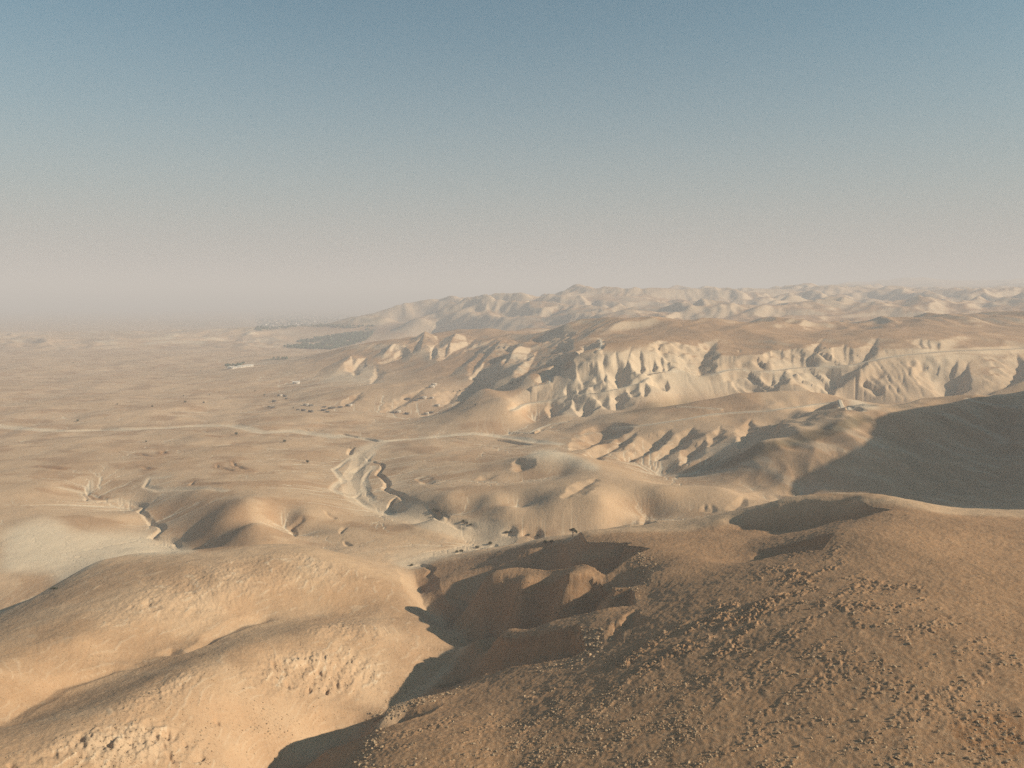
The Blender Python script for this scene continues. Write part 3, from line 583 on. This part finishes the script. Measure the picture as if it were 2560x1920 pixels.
def land_material():
    m = bpy.data.materials.new('desert_soil'); m.use_nodes = True; t = m.node_tree; N = t.nodes; Lk = t.links
    b = N['Principled BSDF']; b.inputs['Roughness'].default_value = 0.95; b.inputs['Specular IOR Level'].default_value = 0.1
    at = N.new('ShaderNodeAttribute'); at.attribute_name = 'cover'
    sep = N.new('ShaderNodeSeparateColor'); Lk.new(at.outputs['Color'], sep.inputs[0])
    geo = N.new('ShaderNodeNewGeometry')
    def noise(scale, detail=6, rough=0.6):
        x = N.new('ShaderNodeTexNoise'); x.inputs['Scale'].default_value = scale; x.inputs['Detail'].default_value = detail; x.inputs['Roughness'].default_value = rough
        Lk.new(geo.outputs['Position'], x.inputs['Vector']); return x.outputs['Fac']
    def ramp(src, a, b_, lo=0.0, hi=1.0):
        x = N.new('ShaderNodeMapRange'); x.inputs[1].default_value = a; x.inputs[2].default_value = b_; x.inputs[3].default_value = lo; x.inputs[4].default_value = hi
        Lk.new(src, x.inputs[0]); return x.outputs[0]
    def mix(fac, c1, c2):
        x = N.new('ShaderNodeMix'); x.data_type = 'RGBA'
        if isinstance(fac, float): x.inputs[0].default_value = fac
        else: Lk.new(fac, x.inputs[0])
        for s, c in ((6, c1), (7, c2)):
            if isinstance(c, tuple): x.inputs[s].default_value = (*c, 1)
            else: Lk.new(c, x.inputs[s])
        return x.outputs[2]
    def math_(op, a, b_):
        x = N.new('ShaderNodeMath'); x.operation = op
        for s, c in ((0, a), (1, b_)):
            if isinstance(c, (int, float)): x.inputs[s].default_value = c
            else: Lk.new(c, x.inputs[s])
        return x.outputs[0]
    big = noise(0.006, 5); mid = noise(0.05, 6); fine = noise(0.6, 6, 0.7); grit = noise(3.0, 4, 0.75)
    tan = mix(ramp(big, 0.35, 0.65), (0.46, 0.308, 0.18), (0.55, 0.38, 0.235))
    tan = mix(ramp(mid, 0.3, 0.75, 0.0, 0.6), tan, (0.36, 0.235, 0.135))
    red = mix(ramp(mid, 0.3, 0.7), (0.325, 0.168, 0.074), (0.225, 0.115, 0.05))
    base = mix(sep.outputs[2], tan, red)
    base = mix(ramp(fine, 0.45, 0.8, 0.0, 0.35), base, (0.46, 0.35, 0.23))
    pf = math_('MULTIPLY', sep.outputs[0], ramp(mid, 0.2, 0.6, 0.75, 1.0))
    base = mix(pf, base, (0.61, 0.50, 0.355))
    gv = math_('MULTIPLY', sep.outputs[1], ramp(fine, 0.3, 0.6, 0.6, 1.0))
    base = mix(gv, base, (0.055, 0.075, 0.04))
    dots = noise(1.3, 3, 0.8)
    base = mix(ramp(dots, 0.58, 0.7, 0.0, 0.6), base, (0.15, 0.098, 0.055))
    base = mix(ramp(dots, 0.4, 0.28, 0.0, 0.4), base, (0.56, 0.44, 0.30))
    st = math_('MULTIPLY', at.outputs['Alpha'], ramp(grit, 0.58, 0.68))
    base = mix(st, base, (0.52, 0.41, 0.28))
    Lk.new(base, b.inputs['Base Color'])
    bp = N.new('ShaderNodeBump'); bp.inputs['Strength'].default_value = 0.6; bp.inputs['Distance'].default_value = 0.6
    hsum = math_('ADD', math_('MULTIPLY', fine, 0.7), math_('MULTIPLY', grit, 0.35))
    Lk.new(hsum, bp.inputs['Height']); Lk.new(bp.outputs[0], b.inputs['Normal'])
    return m
land = build_land(); land.data.materials.append(land_material())

# ---------------------------------------------------------------- things standing on the land
def spots(pts, y0=110.0, y1=9000.0, steps=900):
    q = cast(pts, fine_z, y0, y1, steps); return q[~np.isnan(q[:, 0])]
def tag(o, label, cat, group=None, kind=None):
    o['label'] = label; o['category'] = cat
    if group: o['group'] = group
    if kind: o['kind'] = kind
    return o
def simple_mat(name, colr, colr2, scale=1.5, rough=0.9):
    m = bpy.data.materials.new(name); m.use_nodes = True; t = m.node_tree; b = t.nodes['Principled BSDF']; b.inputs['Roughness'].default_value = rough
    b.inputs['Specular IOR Level'].default_value = 0.15
    g = t.nodes.new('ShaderNodeNewGeometry'); n_ = t.nodes.new('ShaderNodeTexNoise'); n_.inputs['Scale'].default_value = scale; n_.inputs['Detail'].default_value = 5
    t.links.new(g.outputs['Position'], n_.inputs['Vector'])
    r_ = t.nodes.new('ShaderNodeMapRange'); r_.inputs[1].default_value = 0.35; r_.inputs[2].default_value = 0.65; t.links.new(n_.outputs['Fac'], r_.inputs[0])
    x = t.nodes.new('ShaderNodeMix'); x.data_type = 'RGBA'; x.inputs[6].default_value = (*colr, 1); x.inputs[7].default_value = (*colr2, 1)
    t.links.new(r_.outputs[0], x.inputs[0]); t.links.new(x.outputs[2], b.inputs['Base Color'])
    return m
M_ROCK = simple_mat('limestone', (0.40, 0.295, 0.185), (0.24, 0.155, 0.085), 1.6)
M_LEAF = simple_mat('dry_foliage', (0.045, 0.05, 0.026), (0.075, 0.075, 0.035), 2.0)
M_OASIS = simple_mat('oasis_foliage', (0.035, 0.055, 0.03), (0.06, 0.08, 0.04), 0.05)
M_BARK = simple_mat('bark', (0.09, 0.065, 0.045), (0.06, 0.045, 0.03), 4.0)
M_WHITE = simple_mat('whitewash', (0.62, 0.57, 0.49), (0.54, 0.48, 0.40), 0.4)
M_STONEWALL = simple_mat('rendered_block', (0.42, 0.35, 0.27), (0.34, 0.28, 0.21), 0.4)
M_SHED = simple_mat('weathered_sheet', (0.17, 0.145, 0.115), (0.11, 0.095, 0.08), 0.6)
M_DARK = simple_mat('opening', (0.03, 0.025, 0.02), (0.02, 0.018, 0.015), 1.0)
def new_obj(name, me, mat=None, parent=None):
    if mat and not me.materials: me.materials.append(mat)
    o = bpy.data.objects.new(name, me); col.objects.link(o)
    if parent: o.parent = parent
    return o
def mesh_np(name, v, f):
    me = bpy.data.meshes.new(name); v = np.asarray(v, np.float32); f = np.asarray(f, np.int32); k = f.shape[1]
    me.vertices.add(len(v)); me.vertices.foreach_set('co', v.ravel()); me.loops.add(f.size); me.loops.foreach_set('vertex_index', f.ravel())
    me.polygons.add(len(f)); me.polygons.foreach_set('loop_start', np.arange(0, f.size, k, dtype=np.int32)); me.update(calc_edges=True)
    return me
import bmesh
def ico(sub):
    b = bmesh.new(); bmesh.ops.create_icosphere(b, subdivisions=sub, radius=1.0)
    v = np.array([x.co[:] for x in b.verts]); f = np.array([[y.index for y in x.verts] for x in b.faces]); b.free(); return v, f
ICO1, ICO2, ICO3 = ico(1), ico(2), ico(3)
def rock_shape(base, seed):
    r_ = np.random.default_rng(seed); v = base[0].copy()
    for _ in range(7):                                 # knock flat facets off a ball
        d = r_.standard_normal(3); d /= np.linalg.norm(d); k = r_.uniform(0.25, 0.75)
        h = v @ d; v -= np.outer(np.clip(h - k, 0, None), d) * 1.0
    v += 0.05 * r_.standard_normal(v.shape)
    v *= np.array([r_.uniform(0.8, 1.3), r_.uniform(0.7, 1.1), r_.uniform(0.55, 0.85)])
    return v
def scatter(poly, n_, smin, smax, cl_wl=9.0, cl_thr=0.0, pw=2.2, seed=1):
    """stones over an outline of the slope, gathered into bands"""
    r_ = np.random.default_rng(seed); P = np.array(poly, float); lo, hi = P.min(0), P.max(0); o = []
    pts = lo + (hi - lo) * r_.random((n_ * 8, 2)); c = np.zeros(len(pts), bool)
    for k in range(len(P)):
        x0, y0 = P[k]; x1, y1 = P[(k + 1) % len(P)]
        m = (y0 > pts[:, 1]) != (y1 > pts[:, 1]); c ^= m & (pts[:, 0] < (x1 - x0) * (pts[:, 1] - y0) / (y1 - y0 + 1e-9) + x0)
    q = vcast(pts[c][:n_ * 3])
    q = q[rubble(q[:, 0], q[:, 1]) > cl_thr + 0.16 * r_.standard_normal(len(q))][:n_]
    return q, 0.55 * smin * (smax / smin) ** (r_.random(len(q)) ** pw)
def along(line, n_, spread, smin, smax, seed):
    r_ = np.random.default_rng(seed); L_ = densify(line, 30); k = r_.integers(0, len(L_), n_)
    pts = L_[k] + r_.normal(0, 1, (n_, 2)) * np.array([spread, spread * 0.6])
    q = vcast(pts); return q, 0.85 * smin * (smax / smin) ** (r_.random(len(q)) ** 2.0)
def vcast(pts, y0=112.0, y1=700.0, steps=420):
    """sight lines of many points at once, for the near slopes"""
    pts = np.asarray(pts, float); tx, tz = ray(pts[:, 0], pts[:, 1]); hit = np.full(len(pts), np.nan)
    ys = np.exp(np.linspace(math.log(y0), math.log(y1), steps)); prev = np.full(len(pts), y0)
    for y in ys:
        m = np.isnan(hit) & (CAM_Z + tz * y < fine_z(tx * y, np.full(len(pts), y)))
        hit[m] = 0.5 * (y + prev[m]); prev[:] = y
    ok = ~np.isnan(hit); x, y = tx[ok] * hit[ok], hit[ok]
    return np.stack([x, y, fine_z(x, y)], 1)
zones = []                                             # (positions, sizes, label)
def zone(qs, label): zones.append((qs[0], qs[1], label))
zone(scatter([(1050,1520),(1280,1445),(1420,1370),(1700,1240),(1900,1240),(2212,1420),(2212,1657),(830,1657),(860,1580)], 7500, 0.16, 0.95, 11, -0.1, 3.0, 1), 'pale limestone boulder on the stony brown slope of the near right hill')
zone(scatter([(1060,1545),(1250,1490),(1500,1470),(1560,1657),(1130,1657)], 3600, 0.16, 0.85, 8, 0.0, 2.8, 2), 'pale boulder in the dense rubble bands low on the right hill')
zone(scatter([(1300,1430),(1500,1330),(1720,1190),(1850,1180),(1750,1330),(1500,1480)], 1700, 0.15, 0.7, 8, 0.1, 2.2, 3), 'pale boulder in the dark rubble band below the right hill top')
zone(along([(1258,1362),(1282,1390),(1242,1426),(1161,1446)], 330, 16, 0.25, 0.95, 4), 'pale boulder crowning the lip of the lowest shaded hollow')
zone(along([(1330,1176),(1392,1205),(1394,1245),(1340,1275),(1280,1292)], 420, 12, 0.25, 0.9, 5), 'pale boulder along the rim of the upper shaded hollow')
zone(along([(1000,1203),(1100,1190),(1200,1176),(1330,1168)], 260, 9, 0.2, 0.6, 6), 'small pale stone on the far lip of the gully')
zone(along([(1180,1330),(1260,1296),(1390,1272)], 240, 9, 0.2, 0.7, 7), 'pale stone on the spur between two shaded hollows')
zone(along([(785,1655),(800,1605),(818,1548),(868,1524),(925,1507),(1000,1485)], 520, 13, 0.2, 0.8, 8), 'pale boulder on the broken edge above the black ravine')
zone(along([(1070,1262),(1110,1275),(1150,1288)], 110, 16, 0.25, 0.7, 9), 'pale boulder on the nose of the sunlit tongue in the gully')
zone(scatter([(1450,1220),(1700,1130),(2212,1140),(2212,1420),(1900,1240)], 800, 0.15, 0.6, 14, 0.1, 2.6, 10), 'scattered pale stone near the top of the right hill')
zone(scatter([(0,1640),(300,1490),(700,1370),(1000,1400),(920,1480),(600,1600),(500,1655),(0,1657)], 3200, 0.14, 0.75, 10, -0.05, 3.0, 11), 'pale stone on the golden slope of the near left hill')
zone(scatter([(0,1350),(230,1230),(700,1210),(880,1300),(500,1330),(100,1500),(0,1540)], 1600, 0.14, 0.5, 10, 0.0, 2.6, 12), 'small pale stone on the far flank of the near left hill')
allp = np.concatenate([z_[0] for z_ in zones]); alls = np.concatenate([z_[1] for z_ in zones]); allz = np.concatenate([np.full(len(z_[0]), k) for k, z_ in enumerate(zones)])
order = np.argsort(-alls / allp[:, 1]); big, rest = order[:300], order[300:]
protos = [mesh_np('boulder', rock_shape(ICO3, 900 + k), ICO3[1]) for k in range(8)]
for me in protos: me.materials.append(M_ROCK)
for n_i, i in enumerate(big):
    o = bpy.data.objects.new('boulder', protos[n_i % 8]); col.objects.link(o)
    o.location = allp[i] + np.array([0, 0, alls[i] * 0.1]); o.rotation_euler = (random.uniform(-.3, .3), random.uniform(-.3, .3), random.uniform(0, 6.28)); k = alls[i]; o.scale = (k, k, k)
    tag(o, zones[allz[i]][2], 'boulder', 'boulders: ' + zones[allz[i]][2])
shapes1 = [(rock_shape(ICO1, 950 + k), ICO1[1]) for k in range(6)]; shapes2 = [(rock_shape(ICO2, 970 + k), ICO2[1]) for k in range(6)]
V_, F_, base_ = [], [], 0
for i in rest:
    v, f = (shapes2 if alls[i] > 0.4 else shapes1)[random.randrange(6)]; a = random.uniform(0, 6.28); ca, sa = math.cos(a), math.sin(a)
    w_ = v @ np.array([[ca, sa, 0], [-sa, ca, 0], [0, 0, 1]]) * alls[i] + allp[i] + np.array([0, 0, alls[i] * 0.08])
    V_.append(w_); F_.append(f + base_); base_ += len(v)
tag(new_obj('scree', mesh_np('scree', np.concatenate(V_), np.concatenate(F_)), M_ROCK), 'smaller loose stones strewn over the two near hills', 'scree', kind='stuff')

# ---- trees and shrubs
def leaf_cloud(n_, blobs, size, seed):
    r_ = np.random.default_rng(seed); V, Fc = [], []
    for k in range(n_):
        c, rad = blobs[r_.integers(len(blobs))]; d = r_.standard_normal(3); d /= np.linalg.norm(d)
        p = np.array(c) + d * np.array(rad) * r_.random() ** 0.4; a = r_.standard_normal((3, 3)); s_ = size * r_.uniform(0.6, 1.4)
        V.append(p + a * s_); Fc.append([3 * k, 3 * k + 1, 3 * k + 2])
    return mesh_np('crown', np.concatenate(V), Fc)
def limbs(segs):
    V, Fc = [], []
    for (p0, r0), (p1, r1) in segs:
        p0, p1 = np.array(p0, float), np.array(p1, float); d = p1 - p0; d /= np.linalg.norm(d); u_ = np.cross(d, [0.3, 0.9, 0.2]); u_ /= np.linalg.norm(u_); w_ = np.cross(d, u_); b0 = len(V)
        for p, r_ in ((p0, r0), (p1, r1)):
            for k in range(8): V.append(p + r_ * (math.cos(k * math.pi / 4) * u_ + math.sin(k * math.pi / 4) * w_))
        for k in range(8): Fc.append([b0 + k, b0 + (k + 1) % 8, b0 + 8 + (k + 1) % 8, b0 + 8 + k])
    return mesh_np('trunk', V, Fc)
def empty(name, p, label, cat, group=None):
    o = bpy.data.objects.new(name, None); col.objects.link(o); o.location = p; o.empty_display_size = 0.5; return tag(o, label, cat, group)
def plant(name, p, trunk, crown, label, cat, scale=1.0, rot=0.0, group=None, leaf=None):
    t = empty(name, p, label, cat, group); t.scale = (scale,) * 3; t.rotation_euler = (0, 0, rot)
    new_obj('trunk', trunk, M_BARK, t); new_obj('crown', crown, leaf or M_LEAF, t); return t
p = spots([(1237,1159)])[0] + np.array([0, 0, -0.15])
plant('acacia_tree', p, limbs([(((0,0,0),.3),((.15,0,1.0),.24)), (((.15,0,1.0),.24),((.1,.1,2.1),.2)), (((.1,.1,2.0),.18),((-.7,.2,3.2),.1)), (((.1,.1,2.0),.18),((1.0,0,2.9),.11)), (((1.0,0,2.9),.11),((1.9,.1,2.5),.06)), (((.1,.1,2.1),.17),((.2,-.4,3.6),.08))]),
      leaf_cloud(1500, [((-.7,.2,3.6),(1.1,1.0,.55)), ((.4,0,3.9),(1.2,1.1,.7)), ((1.2,.1,3.2),(.9,.8,.5)), ((1.9,0,2.5),(.5,.5,.45)), ((.1,-.3,4.3),(.7,.7,.4))], 0.13, 5), 'lone dark acacia with leaning trunk beside the dry wash beyond the right hill', 'tree')
p = spots([(117,1277)])[0] + np.array([0, 0, -0.2])
plant('flat_topped_shrub', p, limbs([(((0,0,0),.16),((-.2,0,.9),.11)), (((-.2,0,.8),.1),((-1.0,.1,1.3),.05)), (((-.2,0,.8),.1),((.7,0,1.3),.05))]),
      leaf_cloud(900, [((-.9,0,1.45),(.9,.7,.3)), ((.1,0,1.6),(1.0,.8,.42)), ((.9,0,1.4),(.7,.6,.35))], 0.1, 6), 'dark flat topped shrub on the skyline edge of the near left hill', 'shrub')
shrub_trunk = limbs([(((0,0,0),.12),((0,0,.6),.09)), (((0,0,.5),.08),((.5,.1,1.1),.04)), (((0,0,.5),.08),((-.5,.2,1.0),.04))]); shrub_crown = leaf_cloud(420, [((0,0,.9),(1.0,.9,.7)), ((.6,.2,.8),(.7,.7,.5)), ((-.6,-.1,.7),(.7,.6,.5))], 0.13, 8)
wash_sh = q6((735,95),(755,105),(780,115),(920,170),(945,178),(970,190),(590,450),(690,470),(880,365),(910,360),(1010,336),(1095,312),(1450,305),(1490,300),(1200,240),(1225,235),(1340,255),(1400,260))
for k, pp in enumerate(spots(wash_sh)):
    plant('desert_shrub', pp + np.array([0, 0, -0.1]), shrub_trunk, shrub_crown, 'low dark shrub growing along the bank of the dry wash', 'shrub', random.uniform(0.7, 1.3), random.uniform(0, 6), 'shrubs along the wash')
far_tr = limbs([(((0,0,0),.35),((0,0,1.8),.25)), (((0,0,1.6),.2),((1.0,.2,3.0),.1)), (((0,0,1.6),.2),((-.9,.1,2.8),.1))]); far_cr = leaf_cloud(260, [((0,0,3.3),(1.8,1.7,1.2)), ((1.1,.2,2.8),(1.2,1.2,.9)), ((-1.1,0,2.7),(1.2,1.1,.9))], 0.34, 9)
tree_px = q1((1180,902),(755,956),(1290,742),(160,702),(470,690),(1190,945),(1345,895),(1310,948),(980,972),(500,1065),(1520,1152),(1830,1198),(940,1198),(1700,900),(1640,870)) + q2((1635,722),(1680,710),(1650,715),(1700,700),(240,880),(580,865),(470,885),(1270,772),(1310,770),(1340,830),(1410,862),(180,1095),(330,1230))
for pp in spots(tree_px):
    plant('desert_tree', pp + np.array([0, 0, -0.2]), far_tr, far_cr, 'small dark tree standing alone on the tan plain', 'tree', random.uniform(0.45, 0.8), random.uniform(0, 6), 'lone trees on the plain')
def grove(name, polys, n_, label, seed, size=(3.0, 6.0)):
    r_ = np.random.default_rng(seed); V, Fc, b0 = [], [], 0
    pts = []
    for poly, w_ in polys:
        P = np.array(poly); lo, hi = P.min(0), P.max(0); c = lo + (hi - lo) * r_.random((int(n_ * w_) * 6, 2)); m = np.zeros(len(c), bool)
        for k in range(len(P)):
            x0, y0 = P[k]; x1, y1 = P[(k + 1) % len(P)]; g = (y0 > c[:, 1]) != (y1 > c[:, 1]); m ^= g & (c[:, 0] < (x1 - x0) * (c[:, 1] - y0) / (y1 - y0 + 1e-9) + x0)
        pts.append(c[m][:int(n_ * w_)])
    q = vcast(np.concatenate(pts), 1200, 9000, 500)
    q = q[q[:, 2] < 45]; nz = fbm(q[:, 0], q[:, 1] * 0.5, 160, 3, seed); q = q[nz > 0.0 + 0.35 * r_.standard_normal(len(q))]
    for pp in q:
        s_ = r_.uniform(*size); v = ICO1[0] * (1 + 0.3 * r_.standard_normal(ICO1[0].shape)) * np.array([s_, s_, s_ * 0.8]) + pp + np.array([0, 0, s_ * 0.6]); V.append(v); Fc.append(ICO1[1] + b0); b0 += len(v)
    if V: tag(new_obj(name, mesh_np(name, np.concatenate(V), np.concatenate(Fc)), M_OASIS), label, 'trees', kind='stuff')
grove('oasis_trees', [(q2((180,480),(300,440),(560,400),(700,375),(800,345),(740,410),(680,450),(480,500),(220,492)), .45), (q2((0,262),(400,250),(760,270),(830,295),(780,350),(600,365),(300,350),(0,380)), .55)], 4200, 'distant dark green palm groves at the mouth of the hills', 31)
grove('orchard', [(q1((1450,702),(1570,690),(1520,716),(1450,728)), 1)], 90, 'small dark orchard beside a row of white huts on the plain', 32, (2.0, 3.5))
grove('thicket', [(q1((1670,672),(1790,652),(1860,658),(1800,672)), 1)], 90, 'narrow dark grove alone on the plain below the oasis', 33, (2.0, 3.5))

# ---- houses and sheds
def box(V, Fc, x0, x1, y0, y1, z0, z1):
    b0 = len(V); V += [(x, y, z) for z in (z0, z1) for y in (y0, y1) for x in (x0, x1)]
    Fc += [[b0 + a for a in f] for f in ((0, 2, 3, 1), (4, 5, 7, 6), (0, 1, 5, 4), (2, 6, 7, 3), (0, 4, 6, 2), (1, 3, 7, 5))]
def hut_meshes(w, d, h, pitched):
    V, Fc = [], []; box(V, Fc, -w/2, w/2, -d/2, d/2, -1.5, h); wall = mesh_np('wall', V, Fc)
    if pitched:
        e = 0.4; V = [(-w/2-e, -d/2-e, h), (w/2+e, -d/2-e, h), (w/2+e, d/2+e, h), (-w/2-e, d/2+e, h), (-w/2-e, 0, h+d*.28), (w/2+e, 0, h+d*.28)]
        me = bpy.data.meshes.new('roof'); me.from_pydata(V, [], [(0,1,5,4), (2,3,4,5), (1,2,5), (3,0,4), (3,2,1,0)]); roof = me
    else:
        V, Fc = [], []; box(V, Fc, -w/2-.2, w/2+.2, -d/2-.2, d/2+.2, h, h+.25); box(V, Fc, -w/2-.2, w/2+.2, -d/2-.2, -d/2+.05, h+.25, h+.8); box(V, Fc, -w/2-.2, w/2+.2, d/2-.05, d/2+.2, h+.25, h+.8); roof = mesh_np('roof', V, Fc)
    V, Fc = [], []; box(V, Fc, -.5, .5, -d/2-.06, -d/2+.1, 0, 2.1); door = mesh_np('door', V, Fc)
    V, Fc = [], []; box(V, Fc, w*.22, w*.22+1.0, -d/2-.06, -d/2+.1, 1.0, 2.0); win = mesh_np('window', V, Fc)
    return wall, roof, door, win
def hut(name, p, ms, mats, label, cat, group=None, rot=0.0, scale=1.0):
    t = empty(name, p, label, cat, group); t.rotation_euler = (0, 0, rot); t.scale = (scale,) * 3
    for nm, me, mt in zip(('wall', 'roof', 'door', 'window'), ms, mats): new_obj(nm, me, mt, t)
    return t
def qz(*p): return [(570 + .1719 * a, 812 + .1719 * b) for a, b in p]
pp = spots(qz((408,99)))[0]
hut('warehouse', pp, hut_meshes(12, 6, 3.4, True), (M_WHITE, M_WHITE, M_DARK, M_DARK), 'long white shed at the foot of the hills, largest building on the plain', 'warehouse', rot=0.15)
hs = hut_meshes(9, 5, 2.6, False); sh = hut_meshes(8, 4, 2.2, True); wh = hut_meshes(8, 6, 3.2, True)
houses = qz((530,374),(2000,288),(2110,286),(2140,120),(2110,148),(1690,462),(2040,485),(2180,380),(1075,380),(200,255),(1640,462)); sheds = qz((270,262),(285,290),(590,380),(430,430),(500,441),(590,456),(750,440),(800,460),(760,396),(860,411),(960,400),(1790,302),(1815,296),(1915,312),(1800,482),(2105,466),(240,250),(130,325),(70,395),(110,405))
for pp in spots(houses): hut('herders_house', pp, hs, (M_STONEWALL, M_WHITE, M_DARK, M_DARK), 'pale block herder house scattered along the foot of the brown hills', 'house', 'houses below the hills', random.uniform(-.5, .5), random.uniform(.65, 1.0))
for pp in spots(sheds): hut('animal_shed', pp, sh, (M_SHED, M_SHED, M_DARK, M_DARK), 'low dark animal shed scattered along the foot of the brown hills', 'shed', 'sheds below the hills', random.uniform(-.6, .6), random.uniform(.5, .85))
row = [(466.6 + .125 * (245 + 28 * k), 743 + .125 * (432 - 3.2 * k)) for k in range(14)]
for k, pp in enumerate(spots(row)): hut('white_hut', pp, wh, (M_WHITE, M_WHITE, M_DARK, M_DARK), 'white gabled hut in the row beside the small orchard on the plain', 'hut', 'row of white huts', 0.1, random.uniform(.8, 1.15))
r_ = np.random.default_rng(77)
tw = np.array(q2((0, 0)))[0] + np.stack([r_.random(150) * 800, 262 + r_.random(150) ** 1.3 * 105], 1) * .336
th_me = hut_meshes(15, 11, 7, False)
tq = vcast(tw, 1500, 9000, 600); tq = tq[tq[:, 2] < 30]
for pp in tq[:110]:
    o = hut('town_house', pp, th_me, (M_WHITE, M_WHITE, M_DARK, M_DARK), 'tiny white house of the far hazy town among the groves', 'house', 'houses of the far town', random.uniform(-.6, .6), random.uniform(.55, 1.0))

# ---------------------------------------------------------------- tracks laid on their benches
M_TRACK = simple_mat('track_dust', (0.64, 0.54, 0.40), (0.55, 0.45, 0.32), 0.3)
for q, zr, w in TRACKS:
    L_ = q[:, :2]; d = np.gradient(L_, axis=0); d /= np.maximum(np.linalg.norm(d, axis=1, keepdims=True), 1e-6); nrm = np.stack([-d[:, 1], d[:, 0]], 1) * w * 0.45
    V = np.concatenate([np.column_stack([L_ + nrm, zr + 0.25]), np.column_stack([L_ - nrm, zr + 0.25])]); m = len(L_)
    o = new_obj('track', mesh_np('track', V, [[k, k + 1, m + k + 1, m + k] for k in range(m - 1)]), M_TRACK); o['kind'] = 'structure'

# ---------------------------------------------------------------- haze
def haze():
    me = bpy.data.meshes.new('haze'); s = 36000.0; z0, z1 = float(ZG.min()) - 1.5, max(float(ZG.max()) + 10, 190.0)
    vs_ = [(x, y, z) for z in (z0, z1) for y in (-s, s) for x in (-s, s)]
    me.from_pydata(vs_, [], [(0, 2, 3, 1), (4, 5, 7, 6), (0, 1, 5, 4), (2, 6, 7, 3), (0, 4, 6, 2), (1, 3, 7, 5)])
    m = bpy.data.materials.new('haze'); m.use_nodes = True; N = m.node_tree.nodes; N.remove(N['Principled BSDF'])
    v = N.new('ShaderNodeVolumePrincipled'); v.inputs['Color'].default_value = (0.91, 0.87, 0.89, 1); v.inputs['Density'].default_value = 0.00028
    v.inputs['Anisotropy'].default_value = 0.0
    m.node_tree.links.new(v.outputs[0], N['Material Output'].inputs['Volume'])
    me.materials.append(m)
    o = bpy.data.objects.new('haze', me); col.objects.link(o); o['kind'] = 'stuff'; o['label'] = 'thin pinkish dust haze lying over the desert'; o['category'] = 'haze'
haze()
